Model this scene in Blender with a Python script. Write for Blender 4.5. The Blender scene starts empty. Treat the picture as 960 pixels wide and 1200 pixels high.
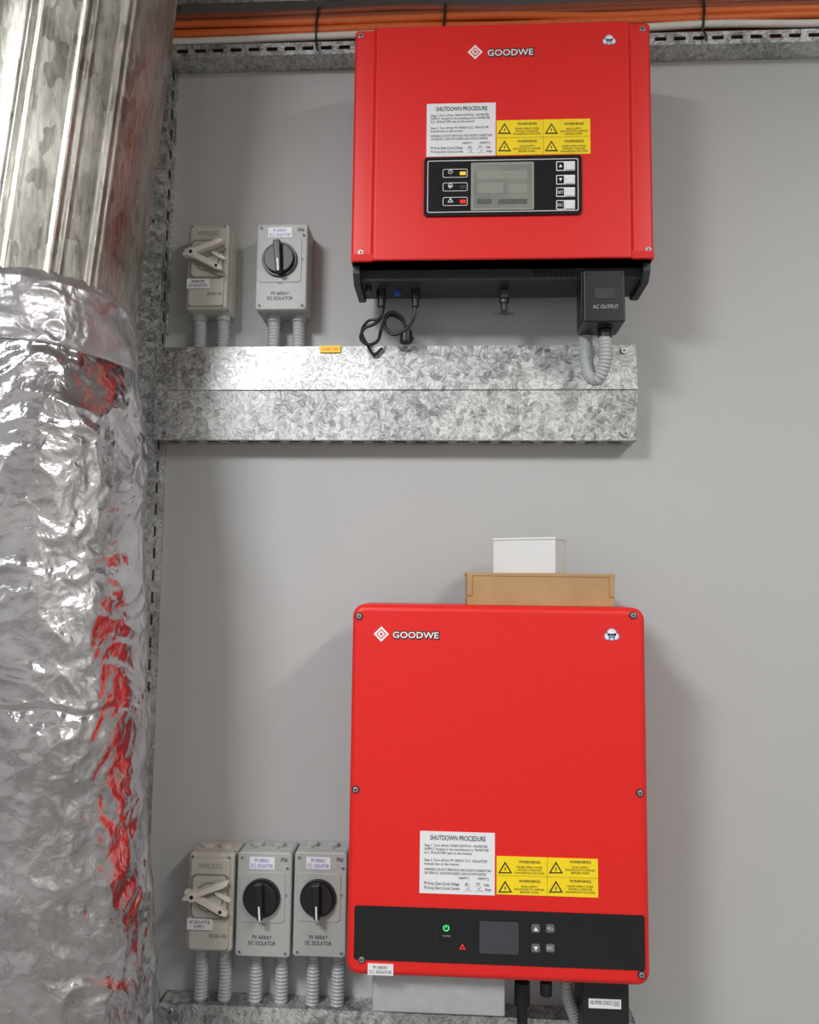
import bpy, bmesh, math, random
from mathutils import Vector, Matrix, noise
random.seed(7)
scene = bpy.context.scene
F = 923.0
CAM = Vector((0.0, -1.5, 1.45))
RM = Matrix.Rotation(math.radians(3.2), 3, 'Z') @ Matrix.Rotation(math.radians(90+5.2), 3, 'X') @ Matrix.Rotation(0.012, 3, 'Z')

cam_d = bpy.data.cameras.new('camera'); cam = bpy.data.objects.new('camera', cam_d)
scene.collection.objects.link(cam)
cam.matrix_world = Matrix.Translation(CAM) @ RM.to_4x4()
cam_d.sensor_width = 36; cam_d.lens = F/1200*36; cam_d.clip_start = 0.02
scene.camera = cam
try:
    scene.view_settings.view_transform = 'Standard'
    scene.view_settings.look = 'None'
except Exception: pass

def W(px, py, d):
    """real-world point at distance d in front of the back wall, measured from the photo"""
    r = RM @ Vector(((px-480)/F, -(py-600)/F, -1))
    t = (-d - CAM.y)/r.y
    return CAM + r*t
def RECT(a, b, c, e, d):
    mx, my = (a+c)/2, (b+e)/2
    return W(a, my, d).x, W(c, my, d).x, W(mx, e, d).z, W(mx, b, d).z   # x0,x1,z0,z1

# ------------------------------------------------------------------ materials
def new_mat(name, col, rough=0.5, metal=0.0, **kw):
    m = bpy.data.materials.new(name); m.use_nodes = True
    nt = m.node_tree; b = nt.nodes['Principled BSDF']
    b.inputs['Base Color'].default_value = (*col, 1)
    b.inputs['Roughness'].default_value = rough
    b.inputs['Metallic'].default_value = metal
    if 'spec' in kw: b.inputs['Specular IOR Level'].default_value = kw['spec']
    if 'emit' in kw:
        b.inputs['Emission Color'].default_value = (*kw['emit'], 1)
        b.inputs['Emission Strength'].default_value = kw.get('es', 1)
    sc = kw.get('nscale', 60); amt = kw.get('namt', 0.06)
    tc = nt.nodes.new('ShaderNodeTexCoord')
    n = nt.nodes.new('ShaderNodeTexNoise'); n.inputs['Scale'].default_value = sc; n.inputs['Detail'].default_value = 4
    nt.links.new(tc.outputs['Object'], n.inputs['Vector'])
    ramp = nt.nodes.new('ShaderNodeValToRGB')
    ramp.color_ramp.elements[0].position = 0.3; ramp.color_ramp.elements[1].position = 0.7
    ramp.color_ramp.elements[0].color = (*[c*(1-amt) for c in col], 1)
    ramp.color_ramp.elements[1].color = (*[min(1, c*(1+amt)) for c in col], 1)
    nt.links.new(n.outputs['Fac'], ramp.inputs['Fac']); nt.links.new(ramp.outputs['Color'], b.inputs['Base Color'])
    if kw.get('bump'):
        n2 = nt.nodes.new('ShaderNodeTexNoise'); n2.inputs['Scale'].default_value = kw.get('bscale', 400)
        nt.links.new(tc.outputs['Object'], n2.inputs['Vector'])
        bp = nt.nodes.new('ShaderNodeBump'); bp.inputs['Strength'].default_value = kw['bump']; bp.inputs['Distance'].default_value = 0.001
        nt.links.new(n2.outputs['Fac'], bp.inputs['Height']); nt.links.new(bp.outputs['Normal'], b.inputs['Normal'])
    return m

def galv_mat(name, lo, hi, scale=95, rough=0.38, metal=0.85, stretch=(1, 1, 1), cell=0.35, streak=0.9, large=0.6, axis=(0, 1, 0)):
    """zinc spangle: every crystal cell holds dendrite streaks in its own direction"""
    m = bpy.data.materials.new(name); m.use_nodes = True
    nt = m.node_tree; L = nt.links; b = nt.nodes['Principled BSDF']
    def math_(op, a, b_=None, c=None):
        nd = nt.nodes.new('ShaderNodeMath'); nd.operation = op
        for i, v in enumerate((a, b_, c)):
            if v is None: continue
            if isinstance(v, (int, float)): nd.inputs[i].default_value = v
            else: L.new(v, nd.inputs[i])
        return nd.outputs[0]
    tc = nt.nodes.new('ShaderNodeTexCoord')
    mp = nt.nodes.new('ShaderNodeMapping'); mp.inputs['Scale'].default_value = stretch
    L.new(tc.outputs['Object'], mp.inputs['Vector'])
    n = nt.nodes.new('ShaderNodeTexNoise'); n.inputs['Scale'].default_value = scale*0.9; n.inputs['Detail'].default_value = 3
    L.new(mp.outputs['Vector'], n.inputs['Vector'])
    mx = nt.nodes.new('ShaderNodeMixRGB'); mx.blend_type = 'ADD'; mx.inputs['Fac'].default_value = 1.6/scale
    L.new(mp.outputs['Vector'], mx.inputs['Color1']); L.new(n.outputs['Color'], mx.inputs['Color2'])
    v = nt.nodes.new('ShaderNodeTexVoronoi'); v.inputs['Scale'].default_value = scale
    L.new(mx.outputs['Color'], v.inputs['Vector'])
    sep = nt.nodes.new('ShaderNodeSeparateColor'); L.new(v.outputs['Color'], sep.inputs['Color'])
    vr = nt.nodes.new('ShaderNodeVectorRotate'); vr.rotation_type = 'AXIS_ANGLE'; vr.inputs['Axis'].default_value = axis
    L.new(mp.outputs['Vector'], vr.inputs['Vector']); L.new(math_('MULTIPLY', sep.outputs['Red'], 6.28), vr.inputs['Angle'])
    m2 = nt.nodes.new('ShaderNodeMapping'); m2.inputs['Scale'].default_value = (scale*3.6, scale*.8, scale*.8)
    L.new(vr.outputs['Vector'], m2.inputs['Vector'])
    ns = nt.nodes.new('ShaderNodeTexNoise'); ns.inputs['Scale'].default_value = 1.0; ns.inputs['Detail'].default_value = 2
    L.new(m2.outputs['Vector'], ns.inputs['Vector'])
    n3 = nt.nodes.new('ShaderNodeTexNoise'); n3.inputs['Scale'].default_value = 7; n3.inputs['Detail'].default_value = 6
    L.new(tc.outputs['Object'], n3.inputs['Vector'])
    s = math_('MULTIPLY_ADD', sep.outputs['Green'], cell, -cell*.5)
    s = math_('ADD', s, math_('MULTIPLY_ADD', ns.outputs['Fac'], streak*1.6, -streak*.8))
    s = math_('ADD', s, math_('MULTIPLY_ADD', n3.outputs['Fac'], large*1.5, -large*.75+.5))
    r = nt.nodes.new('ShaderNodeValToRGB')
    r.color_ramp.elements[0].color = (*lo, 1); r.color_ramp.elements[1].color = (*hi, 1)
    r.color_ramp.elements[0].position = 0.15; r.color_ramp.elements[1].position = 0.85
    L.new(s, r.inputs['Fac']); L.new(r.outputs['Color'], b.inputs['Base Color'])
    b.inputs['Metallic'].default_value = metal
    rr = nt.nodes.new('ShaderNodeMapRange'); rr.inputs['To Min'].default_value = rough-0.08; rr.inputs['To Max'].default_value = rough+0.12
    L.new(sep.outputs['Green'], rr.inputs['Value']); L.new(rr.outputs['Result'], b.inputs['Roughness'])
    bp = nt.nodes.new('ShaderNodeBump'); bp.inputs['Strength'].default_value = 0.25; bp.inputs['Distance'].default_value = 0.0006
    L.new(ns.outputs['Fac'], bp.inputs['Height']); L.new(bp.outputs['Normal'], b.inputs['Normal'])
    return m

M_red = new_mat('red_powder_coat', (0.75, 0.014, 0.011), 0.42, namt=0.02, bump=0.25, bscale=900)
M_char = new_mat('charcoal_metal', (0.04, 0.042, 0.047), 0.5, 0.2)
M_blk = new_mat('black_plastic', (0.012, 0.012, 0.014), 0.4)
M_gblk = new_mat('gloss_black_panel', (0.01, 0.01, 0.011), 0.25)
M_dark = new_mat('dark_ink', (0.02, 0.02, 0.025), 0.6)
M_white = new_mat('white_ink', (0.88, 0.88, 0.88), 0.5)
M_label = new_mat('white_label', (0.80, 0.80, 0.83), 0.45, namt=0.02)
M_yel = new_mat('yellow_label', (0.95, 0.70, 0.01), 0.45, namt=0.02)
M_lcd = new_mat('lcd_glass', (0.24, 0.255, 0.225), 0.2, nscale=20, namt=0.15)
M_lcd_l = new_mat('lcd_segment_tone', (0.29, 0.31, 0.275), 0.3)
M_lcd_d = new_mat('lcd_segment_dark', (0.12, 0.13, 0.115), 0.3)
M_lcd2 = new_mat('lcd_dark_glass', (0.05, 0.055, 0.065), 0.15)
M_beige = new_mat('isolator_beige_plastic', (0.52, 0.505, 0.455), 0.45, namt=0.03)
M_bdark = new_mat('isolator_recess_and_shade', (0.24, 0.23, 0.20), 0.5, namt=0.03)  # dial recess plastic; also colours the shade painted under the levers
M_emb = new_mat('embossed_plastic', (0.33, 0.32, 0.29), 0.5, namt=0.03)
M_lever = new_mat('lever_plastic', (0.70, 0.68, 0.62), 0.4, namt=0.03)
M_grey = new_mat('isolator_grey_plastic', (0.41, 0.435, 0.42), 0.45, namt=0.03)
M_cond = new_mat('conduit_grey_plastic', (0.44, 0.46, 0.47), 0.4, namt=0.04)
M_steel = new_mat('screw_steel', (0.6, 0.6, 0.6), 0.3, 0.9)
M_card = new_mat('cardboard', (0.44, 0.275, 0.13), 0.8, nscale=25, namt=0.08)
M_wbox = new_mat('white_card', (0.70, 0.70, 0.70), 0.6, namt=0.02)
M_lgrey = new_mat('light_grey_metal', (0.44, 0.45, 0.47), 0.45, 0.2)
M_orange = new_mat('orange_cable', (0.72, 0.15, 0.03), 0.4)
M_brown = new_mat('brown_cable', (0.30, 0.07, 0.03), 0.45)
M_wcab = new_mat('white_cable', (0.7, 0.67, 0.62), 0.4)
M_green = new_mat('led_green', (0.05, 0.5, 0.1), 0.3, emit=(0.05, 0.9, 0.2), es=1.0)
M_rled = new_mat('led_red', (0.6, 0.02, 0.02), 0.3, emit=(1, 0.03, 0.02), es=0.4)
M_amb = new_mat('led_amber', (0.8, 0.5, 0.05), 0.3, emit=(1, 0.6, 0.05), es=0.4)
M_ydiv = new_mat('label_ink_ochre', (0.55, 0.36, 0.01), 0.5)
M_blue = new_mat('blue_plastic', (0.03, 0.12, 0.6), 0.4)
M_cloud = new_mat('cloud_blue', (0.25, 0.35, 0.6), 0.4)
M_galv = galv_mat('galvanised_steel', (0.26, 0.265, 0.265), (0.80, 0.81, 0.80), 85, rough=.48)
M_galv2 = galv_mat('galvanised_strut', (0.28, 0.285, 0.28), (0.70, 0.71, 0.70), 100, large=.9, rough=.45)
M_duct = galv_mat('galvanised_duct', (0.19, 0.18, 0.155), (0.58, 0.565, 0.52), 70, rough=0.42, stretch=(1, 1, 0.4), cell=.20, streak=.5, large=.9, axis=(0, 0, 1))
M_wall = new_mat('grey_wall_paint', (0.485, 0.49, 0.488), 0.6, nscale=1.6, namt=0.03, bump=0.15, bscale=250)
M_room = new_mat('room_paint', (0.5, 0.5, 0.49), 0.8)
M_floor = new_mat('concrete_floor', (0.28, 0.27, 0.26), 0.7, nscale=6, namt=0.2, bump=0.3, bscale=60)

def foil_mat(name, mesh_pattern=False):
    m = bpy.data.materials.new(name); m.use_nodes = True
    nt = m.node_tree; L = nt.links; b = nt.nodes['Principled BSDF']
    b.inputs['Metallic'].default_value = 1.0; b.inputs['Roughness'].default_value = 0.32 if mesh_pattern else 0.21
    tc = nt.nodes.new('ShaderNodeTexCoord')
    n = nt.nodes.new('ShaderNodeTexNoise'); n.inputs['Scale'].default_value = 14; n.inputs['Detail'].default_value = 6
    L.new(tc.outputs['Object'], n.inputs['Vector'])
    r = nt.nodes.new('ShaderNodeValToRGB'); r.color_ramp.elements[0].position = 0.3; r.color_ramp.elements[1].position = 0.7
    r.color_ramp.elements[0].color = (0.47, 0.45, 0.46, 1); r.color_ramp.elements[1].color = (0.76, 0.745, 0.77, 1)
    L.new(n.outputs['Fac'], r.inputs['Fac']); L.new(r.outputs['Color'], b.inputs['Base Color'])
    # sharp creases: distorted voronoi edges
    mx = nt.nodes.new('ShaderNodeMixRGB'); mx.blend_type = 'ADD'; mx.inputs['Fac'].default_value = 0.05
    nd = nt.nodes.new('ShaderNodeTexNoise'); nd.inputs['Scale'].default_value = 22; nd.inputs['Detail'].default_value = 3
    L.new(tc.outputs['Object'], nd.inputs['Vector']); L.new(tc.outputs['Object'], mx.inputs['Color1']); L.new(nd.outputs['Color'], mx.inputs['Color2'])
    v = nt.nodes.new('ShaderNodeTexVoronoi'); v.inputs['Scale'].default_value = 38
    L.new(mx.outputs['Color'], v.inputs['Vector'])
    v2 = nt.nodes.new('ShaderNodeTexNoise'); v2.inputs['Scale'].default_value = 30; v2.inputs['Detail'].default_value = 3
    L.new(mx.outputs['Color'], v2.inputs['Vector'])
    ad = nt.nodes.new('ShaderNodeMath'); ad.operation = 'MULTIPLY_ADD'; ad.inputs[1].default_value = 0.30
    L.new(v.outputs['Distance'], ad.inputs[0]); L.new(v2.outputs['Fac'], ad.inputs[2])
    bp = nt.nodes.new('ShaderNodeBump'); bp.inputs['Strength'].default_value = 0.5; bp.inputs['Distance'].default_value = 0.007
    L.new(ad.outputs[0], bp.inputs['Height'])
    last = bp
    if mesh_pattern:
        ch = nt.nodes.new('ShaderNodeTexBrick'); ch.inputs['Scale'].default_value = 160
        ch.inputs['Color1'].default_value = (1, 1, 1, 1); ch.inputs['Color2'].default_value = (.8, .8, .8, 1); ch.inputs['Mortar'].default_value = (0, 0, 0, 1)
        uv = tc.outputs['UV']; L.new(uv, ch.inputs['Vector'])
        b2 = nt.nodes.new('ShaderNodeBump'); b2.inputs['Strength'].default_value = 0.8; b2.inputs['Distance'].default_value = 0.001
        L.new(ch.outputs['Color'], b2.inputs['Height']); L.new(bp.outputs['Normal'], b2.inputs['Normal']); last = b2
    L.new(last.outputs['Normal'], b.inputs['Normal'])
    return m
M_foil = foil_mat('crinkled_foil'); M_tape = foil_mat('reinforced_foil_tape', True)

# ------------------------------------------------------------------ helpers
def root(name, loc):
    e = bpy.data.objects.new(name, None); e.empty_display_size = 0.05
    e.location = loc; scene.collection.objects.link(e); return e
def link(name, me, parent, mat=None, smooth=False):
    o = bpy.data.objects.new(name, me); scene.collection.objects.link(o)
    if mat: me.materials.append(mat)
    if smooth:
        for p in me.polygons: p.use_smooth = True
    if parent:
        o.parent = parent; o.matrix_parent_inverse = Matrix.Translation(-parent.location)
    return o
def bevel(o, w, seg=3):
    if w > 0:
        b = o.modifiers.new('bev', 'BEVEL'); b.width = w; b.segments = seg; b.limit_method = 'ANGLE'; b.angle_limit = math.radians(40)
        for p in o.data.polygons: p.use_smooth = True
        wn = o.modifiers.new('wn', 'WEIGHTED_NORMAL'); wn.keep_sharp = True
    return o
def prism(name, pts, axis, a, b, mat, parent, bev=0.0, seg=3):
    """pts: 2D polygon. axis 'x': pts=(y,z); 'y': pts=(x,z); 'z': pts=(x,y)"""
    bm = bmesh.new()
    def P(p, t):
        return {'x': (t, p[0], p[1]), 'y': (p[0], t, p[1]), 'z': (p[0], p[1], t)}[axis]
    v0 = [bm.verts.new(P(p, a)) for p in pts]; v1 = [bm.verts.new(P(p, b)) for p in pts]
    bm.faces.new(v0); bm.faces.new(v1[::-1])
    n = len(pts)
    for i in range(n): bm.faces.new((v0[i], v1[i], v1[(i+1) % n], v0[(i+1) % n]))
    bmesh.ops.recalc_face_normals(bm, faces=bm.faces)
    me = bpy.data.meshes.new(name); bm.to_mesh(me); bm.free()
    return bevel(link(name, me, parent, mat), bev, seg)
def box(name, x0, x1, y0, y1, z0, z1, mat, parent, bev=0.0, seg=2):
    return prism(name, [(x0, z0), (x1, z0), (x1, z1), (x0, z1)], 'y', y0, y1, mat, parent, bev, seg)
def rpoly(x0, x1, z0, z1, r, seg=6):
    out = []
    for cx, cz, s in ((x1-r, z1-r, 0), (x0+r, z1-r, 90), (x0+r, z0+r, 180), (x1-r, z0+r, 270)):
        for i in range(seg+1):
            t = math.radians(s+90*i/seg); out.append((cx+r*math.cos(t), cz+r*math.sin(t)))
    return out
def rbox(name, x0, x1, y0, y1, z0, z1, r, mat, parent, bev=0.0, seg=3):
    return prism(name, rpoly(x0, x1, z0, z1, r), 'y', y0, y1, mat, parent, bev, seg)
def disc(name, c, r, y0, y1, mat, parent, n=32, bev=0.0):
    return prism(name, [(c[0]+r*math.cos(2*math.pi*i/n), c[1]+r*math.sin(2*math.pi*i/n)) for i in range(n)], 'y', y0, y1, mat, parent, bev)
def plate(name, px, d, th, mat, parent, r=0.0):
    x0, x1, z0, z1 = RECT(*px, d)
    if r: return rbox(name, x0, x1, -d+th, -d, z0, z1, r, mat, parent)
    return box(name, x0, x1, -d+th, -d, z0, z1, mat, parent)
def frame(name, px, d, w, mat, parent):
    x0, x1, z0, z1 = RECT(*px, d)
    bm = bmesh.new()
    o = rpoly(x0, x1, z0, z1, 0.003, 4); i_ = rpoly(x0+w, x1-w, z0+w, z1-w, 0.0025, 4)
    a = [bm.verts.new((p[0], -d, p[1])) for p in o]; b = [bm.verts.new((p[0], -d, p[1])) for p in i_]
    for k in range(len(a)):
        bm.faces.new((a[k], b[k], b[(k+1) % len(a)], a[(k+1) % len(a)]))
    me = bpy.data.meshes.new(name); bm.to_mesh(me); bm.free()
    return link(name, me, parent, mat)
def screw(c, y, parent, r=0.0055, mat=None):
    disc('screw', c, r, y+0.002, y-0.002, mat or M_steel, parent, 16, 0.0006)
    box('screw_slot', c[0]-r*.65, c[0]+r*.65, y-0.0019, y-0.0023, c[1]-.0006, c[1]+.0006, M_dark, parent)
    box('screw_slot', c[0]-.0006, c[0]+.0006, y-0.0019, y-0.0023, c[1]-r*.65, c[1]+r*.65, M_dark, parent)
def text(name, body, px, d, mat, parent, bold=0.0, rot=0.0, align='CENTER'):
    x0, x1, z0, z1 = RECT(*px, d)
    cu = bpy.data.curves.new(name, 'FONT'); cu.body = body; cu.align_x = align; cu.size = 1; cu.offset = bold
    cu.resolution_u = 3
    t = bpy.data.objects.new('t', cu); scene.collection.objects.link(t)
    dg = bpy.context.evaluated_depsgraph_get(); me = bpy.data.meshes.new_from_object(t.evaluated_get(dg))
    bpy.data.objects.remove(t)
    xs = [v.co.x for v in me.vertices]; ys = [v.co.y for v in me.vertices]
    ax, bx, ay, by = min(xs), max(xs), min(ys), max(ys)
    for v in me.vertices:
        v.co = ((x0+(v.co.x-ax)/(bx-ax)*(x1-x0)), -d, z0+(v.co.y-ay)/(by-ay)*(z1-z0))
    me.name = name
    return link(name, me, parent, mat)
def spline(pts, sub=10):
    P = [Vector(p) for p in pts]; P = [P[0]*2-P[1]]+P+[P[-1]*2-P[-2]]
    out = []
    for i in range(1, len(P)-2):
        for k in range(sub):
            t = k/sub; a, b, c, e = P[i-1:i+3]
            out.append(0.5*((2*b)+(c-a)*t+(2*a-5*b+4*c-e)*t*t+(3*b-a-3*c+e)*t**3))
    out.append(P[-2]); return out
def resample(pts, step):
    out = [pts[0]]; acc = 0
    for a, b in zip(pts, pts[1:]):
        L = (b-a).length; pos = step-acc
        while pos <= L:
            out.append(a+(b-a)*(pos/L)); pos += step
        acc = (acc+L) % step if L else acc
    return out
def tube(name, pts, r, mat, parent, ribs=0.0, pitch=0.005, seg=14, sub=12):
    path = spline(pts, sub)
    if ribs: path = resample(path, pitch/6)
    rings = []; bm = bmesh.new()
    up = Vector((0, 1, 0.01)).normalized(); prev = None
    for i, p in enumerate(path):
        t = (path[min(i+1, len(path)-1)]-path[max(i-1, 0)]).normalized()
        if prev is None:
            nrm = (up - t*up.dot(t)).normalized()
        else:
            nrm = (prev - t*prev.dot(t)).normalized()
        prev = nrm; bn = t.cross(nrm)
        rr = r
        if ribs: rr = r*(1+ribs*(0.0 if (i % 6) in (0, 1, 5) else -1)) if (i % 6) not in (1, 5) else r*(1-ribs*0.3)
        rings.append([bm.verts.new(p+(nrm*math.cos(2*math.pi*k/seg)+bn*math.sin(2*math.pi*k/seg))*rr) for k in range(seg)])
    for a, b in zip(rings, rings[1:]):
        for k in range(seg): bm.faces.new((a[k], a[(k+1) % seg], b[(k+1) % seg], b[k]))
    bm.faces.new(rings[0]); bm.faces.new(rings[-1][::-1])
    bmesh.ops.recalc_face_normals(bm, faces=bm.faces)
    me = bpy.data.meshes.new(name); bm.to_mesh(me); bm.free()
    return link(name, me, parent, mat, True)
def perforated(name, o, u, v, lu, lv, pitch, hl, hw, th, mat, parent):
    """sheet spanning lu along u and lv along v, with rectangular slots (hl along u, hw along v)"""
    o, u, v = Vector(o), Vector(u), Vector(v); n = u.cross(v)
    bm = bmesh.new()
    vs = [0, (lv-hw)/2, (lv+hw)/2, lv]
    us = [0]; k = 0; holes = []
    while us[-1] < lu-pitch:
        a = us[-1]; us += [a+(pitch-hl), a+pitch]; holes.append(len(us)-2)
    us.append(lu)
    g = [[bm.verts.new(o+u*a+v*b) for b in vs] for a in us]
    for i in range(len(us)-1):
        for j in range(3):
            if j == 1 and i in holes: continue
            bm.faces.new((g[i][j], g[i+1][j], g[i+1][j+1], g[i][j+1]))
    me = bpy.data.meshes.new(name); bm.to_mesh(me); bm.free()
    ob = link(name, me, parent, mat)
    s = ob.modifiers.new('sol', 'SOLIDIFY'); s.thickness = th; s.offset = 0
    return ob

# ------------------------------------------------------------------ room
XL, XR, YF, H = -1.7, 2.4, -3.6, 3.05
def room(name, *a): 
    return box(name, *a, None)
room('wall_back', XL, XR, 0.0, 0.1, 0, H, M_wall)
room('wall_left', XL-0.1, XL, YF, 0.1, 0, H, M_room)
room('wall_right', XR, XR+0.1, YF, 0.1, 0, H, M_room)
room('wall_front', XL, XR, YF-0.1, YF, 0, H, M_room)
room('floor', XL-0.1, XR+0.1, YF-0.1, 0.1, -0.1, 0, M_floor)
room('ceiling', XL-0.1, XR+0.1, YF-0.1, 0.1, H, H+0.1, M_room)

# ------------------------------------------------------------------ horizontal wall duct (galvanised cover)
def trunking(px):
    x0, x1, z0, z1 = RECT(*px, 0.055)
    zm = z0+(z1-z0)*0.52
    r = root('galvanised_cable_trunking', ((x0+x1)/2, 0, z0))
    prism('cover_upper', [(-0.0005, z1), (-0.047, z1), (-0.0595, zm), (-0.056, zm), (-0.045, z1-.002), (-0.0005, z1-.002)], 'x', x0, x1, M_galv, r)
    prism('cover_lower', [(-0.0560, zm+.001), (-0.049, z0), (-0.0465, z0), (-0.053, zm+.001)], 'x', x0, x1, M_galv, r)
    perforated('bottom_slots', (x0, -0.049, z0+.001), (1, 0, 0), (0, 1, 0), x1-x0, 0.048, 0.040, 0.024, 0.018, 0.0015, M_galv2, r)
    for xa in (x0, x1-.0015):
        prism('end_cap', [(-0.001, z0), (-0.049, z0), (-0.056, zm), (-0.046, z1), (-0.001, z1)], 'x', xa, xa+.0015, M_galv2, r)
    for xx in (x0+.022, x1-.022):
        screw((xx, z1-.012), -0.051, r, 0.0062); screw((xx, z0+.012), -0.0520, r, 0.0062)
    return r, x0, x1, z0, z1
r, tx0, tx1, tz0, tz1 = trunking((181, 404, 747, 515))
plate('warning_sticker', (375, 405, 399, 413), 0.0525, 0.004, M_yel, r)
text('sticker_text', 'DANGER 1000V', (377, 407, 397, 411), 0.0528, M_rled, r)
_, _, _, _, LTOP = trunking((181, 1190, 747, 1330))

# vertical slotted strut
sx0, sx1 = W(120, 600, 0.045).x, W(177, 600, 0.045).x
r = root('slotted_strut_channel', ((sx0+sx1)/2, 0, 0.0))
box('channel_face', sx0, sx1, -0.0435, -0.045, 0.0, H, M_galv, r)
perforated('channel_side', (sx1, -0.0445, 0.0), (0, 0, 1), (0, 1, 0), H, 0.044, 0.042, 0.020, 0.012, 0.0015, M_galv, r)
perforated('channel_side', (sx0, -0.0445, 0.0), (0, 0, 1), (0, 1, 0), H, 0.044, 0.042, 0.020, 0.012, 0.0015, M_galv2, r)
fx = W(203, 230, 0.004).x
box('wall_flange', sx1, fx, -0.0003, -0.004, tz1+.002, W(200, 60, 0).z, M_galv, r)
box('lower_flange', sx1, sx1+.008, -0.0003, -0.003, 0.0, tz0-.002, M_galv2, r)
for zz in (0.75, 0.98, 1.3, 1.62, 2.15):
    screw((sx0+(sx1-sx0)*0.8, zz), -0.0455, r, 0.006)

# ------------------------------------------------------------------ top cable tray with cables
a, b = W(196, 68, 0.05), W(196, 54, 0.05)
r = root('perforated_cable_tray', (0.3, 0, a.z))
perforated('front_rail', (sx1+.002, -0.050, a.z), (1, 0, 0), (0, 0, 1), XR-sx1-.01, b.z-a.z, 0.036, 0.022, 0.008, 0.0015, M_galv, r)
box('tray_floor', sx1+.002, XR-.01, -0.0495, -0.001, a.z, a.z+.002, M_galv2, r)
box('upper_rail', sx1+.002, XR-.01, -0.0495, -0.046, W(300, 2, .05).z, W(300, -28, .05).z, M_galv, r)
zt = b.z
r = root('cable_bundle', (0.3, -0.05, zt))
cz = [(.014, -.048, .0070, M_wcab), (.0285, -.046, .0078, M_orange), (.0425, -.047, .0075, M_orange), (.056, -.043, .007, M_brown), (.070, -.038, .0068, M_brown),
      (.010, -.028, .008, M_brown), (.030, -.024, .008, M_orange), (.05, -.022, .008, M_brown), (.068, -.020, .008, M_orange)]
for i, (dz, y, rad, m) in enumerate(cz):
    pts = []
    for k in range(16):
        x = sx0-.05+(XR-.05-sx0)*k/15
        pts.append((x, y+random.uniform(-.002, .002), zt+dz+random.uniform(-.0045, .0045)))
    tube('cable_%d' % i, pts, rad, m, r, sub=6, seg=12)
for px in (372, 521, 824):
    x = W(px, 25, .05).x
    pts = [(x+.002*math.sin(t), -.036-.022*math.cos(t), zt+.036+.044*math.sin(t)) for t in [2*math.pi*k/16 for k in range(17)]]
    tube('cable_tie', pts, .0025, M_blk, r, sub=3, seg=8)
    tube('tie_tail', [(x, -.055, zt-.002), (x+.001, -.060, zt-.014), (x+.003, -.058, zt-.024)], .0022, M_blk, r, seg=8)

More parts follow.
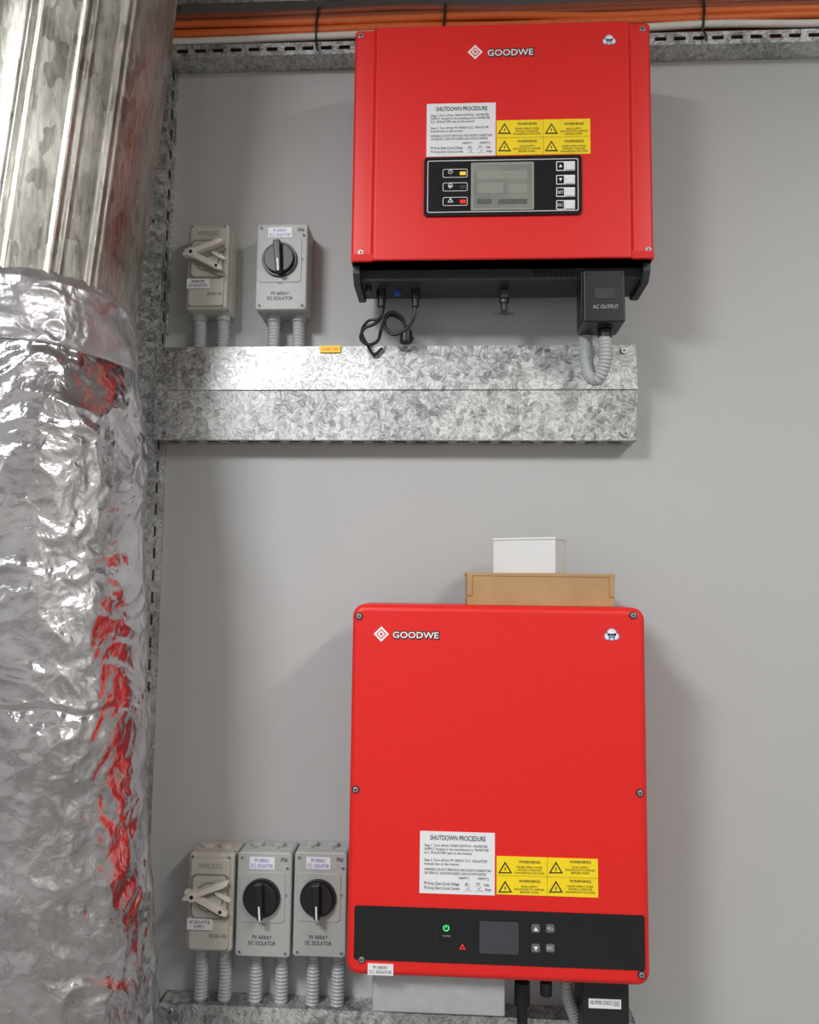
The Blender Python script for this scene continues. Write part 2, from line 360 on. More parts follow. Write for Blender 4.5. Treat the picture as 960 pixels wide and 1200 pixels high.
# ------------------------------------------------------------------ isolators
def conduits(r, xs, ztop, zbot, y=-0.028, rad=0.0125):
    for x in xs:
        prism('gland', [(x+(rad+.002)*math.cos(2*math.pi*i/10), y+(rad+.002)*math.sin(2*math.pi*i/10)) for i in range(10)], 'z', ztop-.012, ztop+.002, M_cond, r, .001)
        tube('flexible_conduit', [(x, y, ztop-.008), (x+.001, y, (ztop+zbot)/2), (x, y, zbot)], rad, M_cond, r, ribs=0.16, pitch=0.0062, seg=20)
def isolator_lever(px, cond_px, zbot, sticker='INVERTER\nAC ISOLATOR'):
    a, b, c, e = px; d = .072
    x0, x1, z0, z1 = RECT(*px, d); w, h = x1-x0, z1-z0
    r = root('lever_isolator_switch', ((x0+x1)/2, 0, (z0+z1)/2))
    rbox('enclosure_back', x0-.001, x1+.001, -.0005, -.045, z0-.001, z1+.001, .006, M_beige, r, .001)
    rbox('enclosure_cover', x0, x1, -.047, -.066, z0, z1, .007, M_beige, r, .004)
    rbox('face_plate', x0+.006, x1-.006, -.06, -d, z0+.03*h, z1-.05*h, .006, M_beige, r, .0025)
    def Q(u, v): return (x0+w*u, z1-h*v)
    rbox('dial_recess', x0+.10*w, x1-.08*w, -.07, -d-.001, z1-.66*h, z1-.20*h, .010, M_bdark, r, .0005)
    rbox('dial_body', x0+.14*w, x1-.12*w, -.07, -d-.003, z1-.64*h, z1-.22*h, .009, M_beige, r, .001)
    disc('dial', Q(.52, .43), .31*w, -.07, -d-.0045, M_bdark, r, 40, .0008)
    disc('dial_face', Q(.52, .43), .28*w, -.07, -d-.0055, M_beige, r, 40, .0008)
    def bar(n, p, q, wd, y0, y1, mat=M_lever):
        p, q = Vector(Q(*p)), Vector(Q(*q)); t = (q-p).normalized(); m = Vector((-t.y, t.x))*wd/2
        pts = [p+m*.6, p-t*wd*.25, p-m*.6, p+t*wd*.8-m, q-t*wd*.8-m, q-m*.6, q+t*wd*.25, q+m*.6, q-t*wd*.8+m, p+t*wd*.8+m]
        prism(n, [(v.x, v.y) for v in pts], 'y', y0, y1, mat, r, .0012)
    bar('lever_shade', (.12, .455), (.94, .315), .013, -d, -d-.0075, M_bdark)  # both dark bars paint the levers' shade onto the dial
    bar('lever_shade', (.10, .40), (.92, .625), .015, -d, -d-.0070, M_bdark)
    bar('lever_upper', (.02, .42), (.93, .255), .010, -d-.006, -d-.022)
    bar('lever_lower', (.04, .36), (.92, .575), .011, -d-.004, -d-.017)
    bar('lever_tip', (.66, .37), (.98, .45), .007, -d-.002, -d-.011)
    disc('lever_lock_hole', Q(.80, .545), .0032, -d-.014, -d-.0175, M_dark, r, 16)
    disc('hub', Q(.20, .395), .0085, -d, -d-.023, M_lever, r, 24, .001)
    disc('hub_hole', Q(.20, .395), .0035, -d-.017, -d-.0234, M_dark, r, 16)
    x = (a+c)/2; hp = e-b; wp = c-a
    text('embossed_brand', 'WILCO', (a+.27*wp, b+.095*hp, a+.80*wp, b+.145*hp), d+.0006, M_emb, r, .03)
    text('rating_text', '20A 500V~ IP66', (a+.50*wp, b+.81*hp, a+.88*wp, b+.85*hp), d+.0006, M_bdark, r)
    plate('label', (a+.02*wp, b+.655*hp, a+.56*wp, b+.765*hp), d+.004, .004, M_label, r)
    text('label_text', sticker, (a+.06*wp, b+.67*hp, a+.52*wp, b+.75*hp), d+.0044, M_dark, r)
    box('cover_lip', x0+.002, x1-.002, -.045, -.047, z0+.002, z1-.002, M_dark, r)
    for u, v in ((.1, .035), (.9, .035), (.1, .965), (.9, .965)): screw(Q(u, v), -.0665, r, .0032, M_beige)
    for u in (.3, .7):
        prism('top_plug', [(x0+w*u+.012*math.cos(2*math.pi*i/20), -.032+.012*math.sin(2*math.pi*i/20)) for i in range(20)], 'z', z1-.002, z1+.006, M_beige, r, .002)
    conduits(r, [W(c_, e, .03).x for c_ in cond_px], z0, zbot)
def isolator_knob(px, cond_px, zbot, ang=90, label_black=False):
    a, b, c, e = px; d = .066
    x0, x1, z0, z1 = RECT(*px, d); w, h = x1-x0, z1-z0
    r = root('rotary_isolator_switch', ((x0+x1)/2, 0, (z0+z1)/2))
    rbox('enclosure_back', x0, x1, -.0005, -.042, z0, z1, .005, M_grey, r, .001)
    box('gasket_gap', x0+.002, x1-.002, -.042, -.044, z0+.002, z1-.002, M_dark, r)
    rbox('enclosure_cover', x0, x1, -.044, -d, z0, z1, .006, M_grey, r, .003)
    def Q(u, v): return (x0+w*u, z1-h*v)
    x = Q(.47, .43)
    rbox('raised_square', x[0]-.42*w, x[0]+.42*w, -.06, -d-.0015, x[1]-.44*w, x[1]+.44*w, .008, M_grey, r, .001)
    disc('knob_skirt', x, .34*w, -d, -d-.007, M_blk, r, 40, .001)
    disc('knob_ring', x, .29*w, -d-.005, -d-.014, M_blk, r, 36, .002)
    rad = math.radians(ang)
    t = Vector((math.cos(rad), math.sin(rad))); m = Vector((-t.y, t.x))
    c0 = Vector(x); L = .31*w
    pts = [c0+t*L+m*.005, c0+t*L-m*.005, c0-t*L-m*.007, c0-t*L+m*.007]
    prism('knob_grip', [(p.x, p.y) for p in pts], 'y', -d-.01, -d-.026, M_blk, r, .002)
    pts = [c0+t*L*.98+m*.0014, c0+t*L*.98-m*.0014, c0+t*.2*L-m*.0014, c0+t*.2*L+m*.0014]
    prism('pointer_mark', [(p.x, p.y) for p in pts], 'y', -d-.0255, -d-.0263, M_white, r)
    wp, hp = c-a, e-b
    plate('label', (a+.24*wp, b+.045*hp, a+.70*wp, b+.16*hp), d+.0008, .001, M_label, r)
    text('label_text', 'PV ARRAY\nD.C. ISOLATOR', (a+.27*wp, b+.06*hp, a+.67*wp, b+.145*hp), d+.0012, M_blue, r)
    text('rating_text', 'PV ARRAY\nDC ISOLATOR', (a+.22*wp, b+.79*hp, a+.72*wp, b+.885*hp), d+.0006, M_dark, r)
    text('off_mark', 'OFF', (a+.83*wp, b+.40*hp, a+.93*wp, b+.43*hp), d+.0006, M_dark, r)
    text('on_mark', 'ON', (a+.42*wp, b+.67*hp, a+.52*wp, b+.70*hp), d+.0006, M_dark, r)
    text('certification_mark', 'IP66', (a+.82*wp, b+.05*hp, a+.94*wp, b+.09*hp), d+.0006, M_dark, r)
    for u, v in ((.09, .05), (.92, .14), (.09, .95), (.92, .95)): screw(Q(u, v), -d-.0003, r, .0030, M_grey)
    for u in (.28, .68):
        prism('top_plug', [(x0+w*u+.011*math.cos(2*math.pi*i/20), -.03+.011*math.sin(2*math.pi*i/20)) for i in range(20)], 'z', z1-.002, z1+.007, M_grey, r, .002)
        disc('plug_screw', (x0+w*u, z1+.003), .003, -.040, -.043, M_steel, r, 12)
    conduits(r, [W(c_, e, .03).x for c_ in cond_px], z0, zbot)
isolator_lever((218, 261, 266, 361), (235, 262), tz1+.0003)
isolator_knob((300, 262, 360, 363), (321, 350), tz1+.0003, ang=-85)
isolator_lever((218, 1001, 272, 1117), (236, 264), LTOP+.0003, 'AC ISOLATOR\nSUPPLY')
isolator_knob((277, 999, 341, 1122), (300, 330), LTOP+.0003, ang=-85)
isolator_knob((344, 999, 406, 1122), (367, 396), LTOP+.0003, ang=-87)

# ------------------------------------------------------------------ logo + stickers shared
def logo(r, cx, cy, s, d, tx):
    c = W(cx, cy, d); k = s*0.0014
    def dia(n, q, y, m): prism(n, [(c.x-q, c.z), (c.x, c.z-q), (c.x+q, c.z), (c.x, c.z+q)], 'y', y+.0003, y, m, r)
    dia('logo_diamond', k, -d-.0002, M_white); dia('logo_ring', k*.66, -d-.0005, M_red); dia('logo_core', k*.48, -d-.0008, M_white); dia('logo_core_gap', k*.22, -d-.0011, M_red)
    x0, y0, x1, y1 = tx
    text('brand_outline', 'GOODWE', (x0, y0, x1+1.5, y1+.8), d+.0003, M_dark, r, .075)  # dark printed outline behind the white letters
    text('brand_text', 'GOODWE', (x0+.5, y0+1.5, x1, y1-1), d+.0008, M_white, r, .012)
def cloud(r, cx, cy, d, s=1.0):
    for k, (m, g) in enumerate(((M_cloud, 1.25), (M_label, 1.0))):
        for dx, dy, q in ((-4, 1.5, 3.2), (0, -1.5, 4.6), (4, 1.5, 3.2), (0, 2, 3.2)):
            p = W(cx+dx*s, cy+dy*s, d)
            disc('cloud_badge', (p.x, p.z), (q*s+(.9 if k == 0 else 0))*.0014, -d+.0002, -d-.0003-.0004*k, m, r, 20)
    plate('cloud_badge_band', (cx-3*s, cy+.5, cx+3*s, cy+2.5*s), d+.0010, .0003, M_cloud, r)
PROC = ("Step 1: Turn off the 'MAIN SWITCH - INVERTER\nSUPPLY' located in the switchboard or 'INVERTER\nA.C. ISOLATOR' next to the inverter\n\n"
        "Step 2: Turn off the 'PV ARRAY D.C. ISOLATOR'\nlocated next to the inverter")
WARN = "WARNING: DO NOT OPEN PLUG AND SOCKET CONNECTORS\nOR OPEN D.C. ISOLATOR UNDER LOAD. DO NOT EXPOSE"
def proc_label(r, px, d):
    a, b, c, e = px; w, h = c-a, e-b
    plate('procedure_label', px, d+.0008, .0008, M_label, r)
    T = lambda n, s, u0, v0, u1, v1, m=M_dark, bo=0, al='LEFT': text(n, s, (a+w*u0, b+h*v0, a+w*u1, b+h*v1), d+.0012, m, r, bo, align=al)
    T('title', 'SHUTDOWN PROCEDURE', .14, .06, .88, .14, bo=.01)
    T('steps', PROC, .06, .20, .92, .54)
    T('warning_line', WARN, .06, .59, .95, .69)
    T('values_1', 'MPPT1       MPPT2', .52, .73, .92, .77)
    T('values_2', 'PV Array Open Circuit Voltage      _831_     _777_   Volts\nPV Array Short Circuit Current     __12__    __12__  Amps', .06, .81, .95, .95)
def warn_label(r, px, d, split=.5):
    a, b, c, e = px; w, h = c-a, e-b
    plate('warning_label', px, d+.0009, .0009, M_yel, r)
    for i in range(2):
        for j in range(2):
            u0, v0 = a+w*.5*i, b+h*.5*j; ww, hh = w*.5, h*.5
            tri = [(u0+ww*.17, v0+hh*.2), (u0+ww*.31, v0+hh*.82), (u0+ww*.03, v0+hh*.82)]
            P = [W(*t, d+.0012) for t in tri]; C = sum(P, Vector())/3
            prism('triangle', [(p.x, p.z) for p in P], 'y', -d-.0010, -d-.0013, M_dark, r)
            prism('triangle_fill', [(C.x+(p.x-C.x)*.68, C.z+(p.z-C.z)*.68) for p in P], 'y', -d-.0012, -d-.0016, M_yel, r)
            bo = [(-.0002, .0035), (.0012, .0035), (.0002, .0008), (.0014, .0008), (-.0008, -.004), (-.0002, -.0004), (-.0014, -.0004)]
            prism('bolt', [(C.x+x, C.z+z) for x, z in bo], 'y', -d-.0015, -d-.0018, M_dark, r)
            text('warning_title', 'WARNING', (u0+ww*.44, v0+hh*.16, u0+ww*.86, v0+hh*.31), d+.0013, M_dark, r, .01)
            text('warning_text', ('DUAL SUPPLY\nISOLATE BOTH SUPPLIES\nBEFORE WORK' if (i+j) % 2 else 'NEVER OPEN COVER\nWITHIN 5 MINUTES\nDANGEROUS VOLTAGE'),
                 (u0+ww*.36, v0+hh*.46, u0+ww*.94, v0+hh*.86), d+.0013, M_dark, r)
    for q in ((a+w*.5-.3, b, a+w*.5+.3, e), (a, b+h*.5-.3, c, b+h*.5+.3)):
        plate('label_divider', q, d+.0012, .0003, M_ydiv, r)

# ------------------------------------------------------------------ upper inverter
d = .19
x0, x1, z0, z1 = RECT(413, 28, 766, 303, d)
r = root('solar_inverter', ((x0+x1)/2, 0, (z0+z1)/2)); RU = r
s = .034
prof = [(x0, -.075), (x0, -.178), (x0+.006, -.183), (x0+s, -.183), (x0+s+.007, -.190), (x1-s-.007, -.190), (x1-s, -.183), (x1-.006, -.183), (x1, -.178), (x1, -.075)]
prism('red_cover', prof, 'z', z0, z1, M_red, r, .0025, 3)
prism('cover_lip', [(-.10, z0), (-.186, z0), (-.1885, z0+.012), (-.10, z0+.012)], 'x', x0+.001, x1-.001, M_red, r, .001)
yb = W(590, 328, .145).z
box('chassis', x0+.010, x1-.010, -.055, -.145, yb, z1-.012, M_char, r, .002)
for xa in (x0+.002, x1-.014):
    prism('side_bracket', [(-.05, yb-.002), (-.07, yb-.012), (-.150, yb-.010), (-.165, yb+.006), (-.165, z0+.006), (-.05, z0+.006)], 'x', xa, xa+.012, M_char, r, .001)
box('mounting_bracket', x0+.06, x1-.06, -.0005, -.057, z0+.06, z1-.04, M_galv2, r)
for k in range(22):
    xx = x0+.012+(x1-x0-.024)*k/21
    box('heatsink_fin', xx-.001, xx+.001, -.030, -.06, yb+.02, z1-.03, M_char, r)
for px, py in ((423, 42), (753, 34), (423, 296), (760, 293)):
    p = W(px, py, .184); screw((p.x, p.z), -.1835, r, .005)
logo(r, 557, 61, 9.5, d, (571, 56, 625, 66))
cloud(r, 714, 47, d)
proc_label(r, (500, 121, 581, 183), d)
warn_label(r, (582, 140, 692, 181), d)
# display panel
plate('display_panel', (497, 183, 682, 252), d+.004, .004, M_gblk, r, .006)
frame('panel_outline', (501, 187, 678, 248), d+.0044, .0011, M_white, r)
plate('lcd_surround', (552, 190, 626, 246), d+.0046, .0006, M_lcd_l, r, .002)
plate('lcd', (555, 193, 623, 243), d+.0050, .0006, M_lcd, r, .001)
for q in ((560, 200, 618, 210), (560, 214, 590, 226), (596, 216, 618, 226)):
    plate('lcd_segment', q, d+.0053, .0003, M_lcd_l, r)
for q in ((559, 233, 576, 239), (584, 233, 618, 239)):
    plate('lcd_segment', q, d+.0053, .0003, M_lcd_d, r)
for k, (py, m) in enumerate(((203, M_amb), (219, M_char), (236, M_rled))):
    frame('led_frame', (519, py-5, 548, py+5), d+.0046, .0008, M_white, r)
    plate('led', (539, py-2, 546, py+2), d+.005, .0006, m, r)
    c = W(528, py, d)
    if k == 0:
        pts = [(c.x+.0035*math.cos(t), -d-.0048, c.z+.0035*math.sin(t)) for t in [math.radians(120+300*j/12) for j in range(13)]]
        tube('power_icon', pts, .0005, M_white, r, seg=6, sub=2); box('power_icon_bar', c.x-.0005, c.x+.0005, -d-.004, -d-.005, c.z, c.z+.005, M_white, r)
    elif k == 1:
        disc('run_icon', (c.x, c.z), .004, -d-.004, -d-.0048, M_white, r, 20); disc('run_icon_in', (c.x, c.z), .003, -d-.004, -d-.0051, M_gblk, r, 20)
        text('run_letter', 'P', (526.6, py-2, 529.4, py+2), d+.0053, M_white, r, .02)
    else:
        prism('fault_icon', [(c.x-.0048, c.z-.004), (c.x+.0048, c.z-.004), (c.x, c.z+.0045)], 'y', -d-.004, -d-.0048, M_white, r)
        prism('fault_icon_in', [(c.x-.003, c.z-.003), (c.x+.003, c.z-.003), (c.x, c.z+.0025)], 'y', -d-.004, -d-.0051, M_gblk, r)
        box('fault_mark', c.x-.0004, c.x+.0004, -d-.005, -d-.0054, c.z-.002, c.z+.0015, M_white, r)
for k, py in enumerate((194.5, 210.5, 225, 240)):
    plate('button_frame', (652, py-5.5, 674, py+5.5), d+.0048, .0006, M_white, r, .0015)
    plate('button_dark', (653, py-4.5, 661, py+4.5), d+.0052, .0006, M_gblk, r)
    plate('button', (663, py-4, 673, py+4), d+.007, .003, M_label, r, .001)
    c = W(657, py, d+.005)
    if k < 2:
        g = 1 if k == 0 else -1
        prism('arrow', [(c.x-.003, c.z-.0025*g), (c.x+.003, c.z-.0025*g), (c.x, c.z+.003*g)], 'y', -d-.0050, -d-.0056, M_white, r)
    else:
        text('button_text', 'SET' if k == 2 else 'ESC', (653.6, py-1.6, 660.4, py+1.8), d+.0056, M_white, r)
# underside connectors
def ucyl(name, px, py0, py1, y, rad, mat, par, n=20, bev=.001):
    a = W(px, py0, -y); b_ = W(px, py1, -y)
    return prism(name, [(a.x+rad*math.cos(2*math.pi*i/n), y+rad*math.sin(2*math.pi*i/n)) for i in range(n)], 'z', b_.z, a.z, mat, par, bev)
for px in (447, 487): 
    ucyl('dc_connector', px, 328, 350, -.10, .0085, M_blk, r); ucyl('dc_connector_nut', px, 350, 360, -.10, .0065, M_blk, r)
ucyl('dc_switch_stub', 432, 326, 343, -.12, .006, M_blk, r)
ucyl('comm_plug', 466, 328, 346, -.09, .007, M_blue, r)
ucyl('comm_gland_body', 591, 328, 356, -.10, .009, M_blk, r, 8); ucyl('comm_gland_nut', 591, 354, 365, -.10, .006, M_char, r)
plate('comm_latch', (587, 339, 596, 348), .112, .006, M_char, r, .001)
for k in range(8):
    plate('vent_slot', (626+k*6, 315, 629+k*6, 324), .1456, .001, M_blk, r)
text('serial_text', 'S/N 93600DTU', (580, 366, 602, 369), .002, M_dark, r)
def cpts(l, y): return [W(p[0], p[1], p[2] if len(p) > 2 else y) for p in l]
tube('dc_cable', cpts([(447, 356, .10), (447, 370, .10), (440, 379, .09), (427, 385, .085), (423, 397, .08), (432, 404, .075), (443, 399, .07), (447, 386, .065), (455, 370, .06), (470, 374, .06), (478, 388, .06), (484, 398, .06)], .1), .0032, M_blk, r, seg=10)
tube('dc_cable', cpts([(487, 356, .10), (485, 372, .10), (477, 385, .095), (462, 392, .09), (452, 384, .085), (452, 371, .08), (461, 366, .075), (472, 374, .07), (476, 390, .065), (474, 402, .055)], .1), .0032, M_blk, r, seg=10)
tube('dc_cable', cpts([(452, 346, .09), (446, 372, .085), (432, 376, .08), (424, 388, .07), (430, 403, .065), (438, 415, .06), (448, 408, .056)], .1), .0026, M_blk, r, seg=10)
ucyl('cable_boss', 476, 388, 402, -.060, .012, M_blk, r)
# AC output box
bx0, bx1, bz0, bz1 = RECT(684, 316, 733, 377, .172)
rbox('ac_output_box', bx0, bx1, -.095, -.172, bz0, bz1, .004, M_blk, r, .003)
box('ac_box_lid', bx0-.002, bx1+.002, -.150, -.160, bz0+.008, bz1+.002, M_blk, r, .001)
plate('ac_box_badge', (697, 338, 721, 350), .173, .001, M_char, r, .001)
for px in (688, 729):
    p = W(px, 320, .172); screw((p.x, p.z), -.172, r, .003, M_char)
text('ac_output_text', 'AC OUTPUT', (695, 357, 725, 361.5), .1726, M_lgrey, r, .0)
ucyl('cable_gland', 709, 376, 386, -.135, .017, M_blk, r, 8); ucyl('gland_dome', 709, 386, 397, -.135, .013, M_blk, r, 20, .003)
tube('output_conduit', cpts([(709, 392, .135), (710, 412, .135), (708, 430, .13), (701, 444, .122), (692, 441, .112), (688, 426, .10), (687, 404, .092), (685, 375, .085), (685, 345, .08)], .1), .0125, M_cond, r, ribs=.15, pitch=.0062, seg=20)

# ------------------------------------------------------------------ lower inverter
d = .2
x0, x1, z0, z1 = RECT(409, 710, 760, 1151, d)
r = root('solar_inverter', ((x0+x1)/2, 0, (z0+z1)/2))
rbox('red_housing', x0, x1, -.070, -d, z0, z1, .020, M_red, r, .012, 5)
rbox('chassis', x0+.012, x1-.012, -.028, -.075, z0+.012, z1-.012, .012, M_char, r, .002)
box('mounting_bracket', x0+.06, x1-.06, -.0005, -.03, z0+.10, z1-.06, M_galv2, r)
plate('control_band', (415, 1067, 756, 1131), d+.0012, .0012, M_gblk, r, .004)
for px, py in ((421, 722), (742, 721), (417, 925), (750, 929), (424, 1124), (752, 1142)):
    p = W(px, py, d); 
    disc('screw_recess', (p.x, p.z), .0062, -d+.001, -d-.0014, M_dark, r, 20); screw((p.x, p.z), -d-.001, r, .0042)
logo(r, 447, 743, 9, d, (460, 739, 514, 749))
cloud(r, 717, 744, d, 1.1)
proc_label(r, (492, 975, 580, 1048), d)
warn_label(r, (582, 1005, 701, 1050), d)
frame('display_outline', (511, 1075, 660, 1126), d+.0016, .0003, M_char, r)
plate('lcd', (562, 1080, 608, 1118), d+.0020, .0006, M_lcd2, r, .002)
for k, (px, py) in enumerate(((628, 1088), (645, 1088), (628, 1111), (645, 1111))):
    plate('touch_key', (px-5, py-5, px+5, py+5), d+.0018, .0004, M_lcd_d, r, .003)
    c = W(px, py, d)
    if k in (0, 2):
        g = 1 if k == 0 else -1
        prism('arrow', [(c.x-.0035, c.z-.003*g), (c.x+.0035, c.z-.003*g), (c.x, c.z+.0035*g)], 'y', -d-.001, -d-.0022, M_label, r)
    else:
        text('key_text', '<-' if k == 1 else 'ESC', (px-3.5, py-2, px+3.5, py+2), d+.0022, M_label, r)
c = W(523, 1087, d)
tube('power_icon', [(c.x+.0042*math.cos(t), -d-.0018, c.z+.0042*math.sin(t)) for t in [math.radians(120+300*j/12) for j in range(13)]], .0008, M_green, r, seg=6, sub=2)
box('power_icon_bar', c.x-.0006, c.x+.0006, -d-.001, -d-.0022, c.z, c.z+.005, M_green, r)
c = W(542, 1109, d)
prism('fault_icon', [(c.x-.005, c.z-.004), (c.x+.005, c.z-.004), (c.x, c.z+.005)], 'y', -d-.001, -d-.0018, M_rled, r)
prism('fault_icon_in', [(c.x-.002, c.z-.0025), (c.x+.002, c.z-.0025), (c.x, c.z+.002)], 'y', -d-.001, -d-.0021, M_gblk, r)
text('tiny_caption', 'POWER', (519, 1096, 528, 1098), d+.0016, M_lgrey, r)
plate('pv_array_label', (431, 1130, 461, 1143), d+.0022, .0024, M_label, r)
text('pv_array_text', 'PV ARRAY\nD.C. ISOLATOR', (433, 1132, 459, 1141), d+.0026, M_dark, r)
# underside
ux0, ux1, uz0, uz1 = RECT(436, 1156, 592, 1189, .175)
box('dc_connector_cover', ux0, ux1, -.075, -.175, uz0, z0+.001, M_lgrey, r, .003)
ucyl('comm_gland_body', 612, 1150, 1178, -.12, .013, M_blk, r, 8); ucyl('comm_gland_nut', 612, 1176, 1200, -.12, .009, M_blk, r)
ucyl('antenna_plug', 640, 1150, 1166, -.12, .010, M_char, r)
bx0, bx1, bz0, bz1 = RECT(683, 1157, 738, 1240, .165)
rbox('ac_output_box', bx0, bx1, -.075, -.165, bz0, z0+.001, .004, M_blk, r, .003)
plate('ac_box_sticker', (690, 1171, 728, 1182), .1658, .001, M_label, r)
text('ac_sticker_text', 'NL9700-22032 |||||||', (692, 1173, 726, 1179), .1662, M_dark, r)
tube('output_conduit', cpts([(664, 1148, .12), (665, 1165, .12), (672, 1185, .11), (680, 1205, .09), (688, 1225, .075), (692, 1250, .075)], .1), .0115, M_cond, r, ribs=.15, pitch=.0062, seg=20)

# ------------------------------------------------------------------ boxes on the lower inverter
def carton(name, cx, cy, w, dp, h, zb, ang, mat, seam):
    r = root(name, (cx, cy, zb)); 
    hw, hd = w/2, dp/2; ca, sa = math.cos(ang), math.sin(ang)
    R_ = lambda p: (cx+p[0]*ca-p[1]*sa, cy+p[0]*sa+p[1]*ca)
    prism('carton_body', [R_(p) for p in ((-hw, -hd), (hw, -hd), (hw, hd), (-hw, hd))], 'z', zb, zb+h*.93, mat, r, .0008)
    e = .0012
    prism('carton_lid', [R_(p) for p in ((-hw-e, -hd-e), (hw+e, -hd-e), (hw+e, hd+e), (-hw-e, hd+e))], 'z', zb+h*(.90 if seam else .93), zb+h, mat, r, .0008)
    if seam:
        for q in (-1, 1):
            prism('lid_tab', [R_(p) for p in ((q*(hw-.004)-.004, -hd-e*1.6), (q*(hw-.004)+.004, -hd-e*1.6), (q*(hw-.004)+.004, -hd), (q*(hw-.004)-.004, -hd))], 'z', zb+h*.3, zb+h*.97, mat, r)
ca0, ca1, cb0, cb1 = RECT(547, 672, 720, 709, .175)
hcard = W(633, 672, .175).z-z1
carton('cardboard_box', (ca0+ca1)/2, -.125, ca1-ca0, .10, hcard, z1+.0002, math.radians(1), M_card, True)
w0, w1 = W(577, 650, .15).x, W(667, 650, .15).x
zw = z1+hcard
carton('white_box', (w0+w1)/2+.001, -.125, .112, .058, W(620, 630, .155).z-zw, zw+.0004, math.radians(-26), M_wbox, False)

# ------------------------------------------------------------------ foil-wrapped duct
RF = .165
AY = .32
edge = [(300, 146), (360, 148), (430, 152), (470, 157), (505, 162), (600, 161), (700, 162), (790, 164), (850, 167), (920, 162), (1000, 167), (1100, 171), (1200, 177), (1700, 190)]
ez = sorted([(W(px, py, AY).z, W(px, py, AY).x) for py, px in edge])
def ex(z):
    if z <= ez[0][0]: return ez[0][1]
    for (a_, xa), (b_, xb) in zip(ez, ez[1:]):
        if z <= b_: return xa+(xb-xa)*(z-a_)/(b_-a_)
    return ez[-1][1]
ztop = W(40, 300, AY+RF).z
def crinkle(p):
    q = p+Vector((noise.noise(p*9), noise.noise(p*9+Vector((5, 2, 1))), noise.noise(p*9+Vector((1, 7, 3)))))*.055
    a_ = abs(noise.noise(Vector((q.x*8, q.y*8, q.z*7))))
    b_ = abs(noise.noise(Vector((q.x*19+3, q.y*19, q.z*20))))
    c_ = abs(noise.noise(Vector((q.x*44, q.y*44+9, q.z*46))))
    return -.009*a_-.0070*b_-.0022*c_+.005*noise.noise(p*3.2)
def wrap(name, za, zb, nz, na, extra, mat, parent, seams=(), uv=False, taper=None):
    bm = bmesh.new(); g = []
    for i in range(nz+1):
        z = za+(zb-za)*i/nz; row = []
        cx = ex(z)-RF+.005
        for k in range(na):
            t = 2*math.pi*k/na
            dirv = Vector((math.cos(t), math.sin(t), 0))
            base = Vector((cx, -AY, z))
            rr = RF+extra+crinkle(base+dirv*RF+Vector((0, 0, 0)))
            for s_ in seams:
                wz = z-s_-.008*math.sin(3*t)-.004*math.sin(11*t)
                rr += .0015*math.exp(-(wz/.004)**2)-.0020*math.exp(-((wz+.007)/.005)**2)
            if taper: rr += taper(z, t)
            row.append(bm.verts.new(base+dirv*rr+Vector((0, 0, .006*math.sin(5*t+1)+.004*math.sin(13*t) if i in (0, nz) else 0))))
        g.append(row)
    uvl = bm.loops.layers.uv.new('UVMap') if uv else None
    for i in range(nz):
        for k in range(na):
            f = bm.faces.new((g[i][k], g[i][(k+1) % na], g[i+1][(k+1) % na], g[i+1][k])); f.smooth = True
            if uv:
                for l, (ii, kk) in zip(f.loops, ((i, k), (i, k+1), (i+1, k+1), (i+1, k))):
                    l[uvl].uv = (kk/na*1.04, ii/nz*(zb-za))
    me = bpy.data.meshes.new(name); bm.to_mesh(me); bm.free()
    return link(name, me, parent, mat)
r = root('foil_insulated_duct', (ex(1.4)-RF, -AY, 0))
wrap('foil_wrap', 0.0, ztop-.03, 640, 340, 0, M_foil, r, seams=(W(80, 826, .45).z, .75))
wrap('tape_band', ztop-.115, ztop, 50, 340, .0025, M_tape, r, uv=True,
     taper=lambda z, t: -.012*max(0, (z-(ztop-.02))/.02)-.004*max(0, ((ztop-.110)-z)/.005))
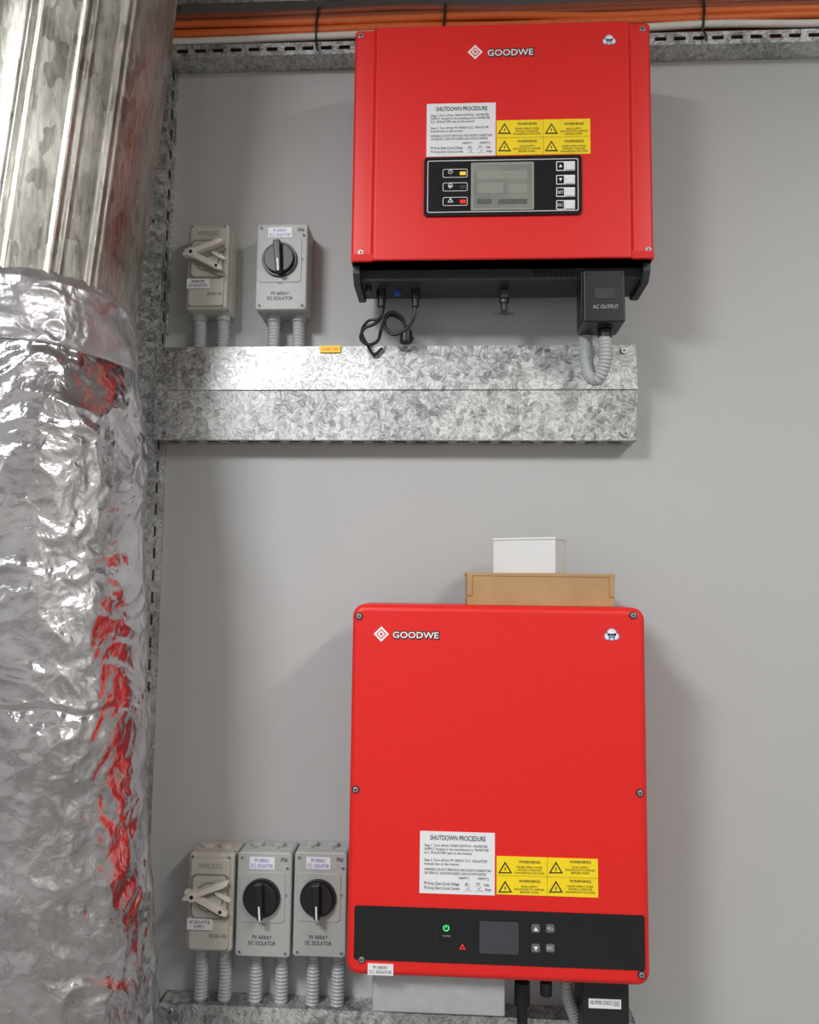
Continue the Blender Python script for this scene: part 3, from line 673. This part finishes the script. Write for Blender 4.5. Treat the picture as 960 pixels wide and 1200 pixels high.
# bare duct above, slightly leaning
cxt = ex(ztop)-RF
bm = bmesh.new(); g = []
NA, NZ = 360, 60
zl, zh = ztop-.12, H
lean = .090
seam_t = [math.radians(a_) for a_ in (-112, -78, -52, -30, 20, 80, 140, 200)]
for i in range(NZ+1):
    z = zl+(zh-zl)*i/NZ; row = []
    c0 = Vector((cxt+(z-zl)*lean-.002, -AY, z))
    for k in range(NA):
        t = 2*math.pi*k/NA-math.pi; rr = RF-.012
        for s_ in seam_t:
            rr += .0050*math.exp(-((t-s_)*RF/.0045)**2)+.0025*math.exp(-((t-s_-.09)*RF/.003)**2)
        rr += .004*noise.noise(Vector((math.cos(t)*2, math.sin(t)*2, z*1.2)))
        row.append(bm.verts.new(c0+Vector((math.cos(t), math.sin(t), 0))*rr))
    g.append(row)
for i in range(NZ):
    for k in range(NA):
        f = bm.faces.new((g[i][k], g[i][(k+1) % NA], g[i+1][(k+1) % NA], g[i+1][k])); f.smooth = True
me = bpy.data.meshes.new('bare_galvanised_duct'); bm.to_mesh(me); bm.free()
link('bare_galvanised_duct', me, r, M_duct)

# ------------------------------------------------------------------ lights (hanging battens; the right one is an added fill)
def batten(x, y, z, lx, ly, power, col, name='fluorescent_or_fill_light'):
    r = root(name, (x, y, H-.05))
    box('housing', x-lx/2-.02, x+lx/2+.02, y-ly/2-.02, y+ly/2+.02, z+.01, z+.06, M_label, r, .004)
    for q in (-1, 1):
        box('hanger_rod', x-.004, x+.004, y+q*ly*.4-.004, y+q*ly*.4+.004, z+.055, H-.0005, M_steel, r)
    ld = bpy.data.lights.new('lamp', 'AREA'); ld.shape = 'RECTANGLE'; ld.size = lx; ld.size_y = ly
    ld.energy = power; ld.color = col
    lo = bpy.data.objects.new('lamp', ld); scene.collection.objects.link(lo)
    lo.parent = r; lo.matrix_parent_inverse = Matrix.Translation(-r.location); lo.location = (x, y, z)
batten(-.95, -1.8, 2.70, .50, .6, 58, (.98, .99, 1.0))
batten(1.45, -2.1, 2.85, .30, 1.2, 46, (1, .975, .94))  # fill lamp, added to brighten the right side of the wall
w = bpy.data.worlds.new('world'); scene.world = w; w.use_nodes = True
w.node_tree.nodes['Background'].inputs[0].default_value = (.8, .85, 1, 1); w.node_tree.nodes['Background'].inputs[1].default_value = .2
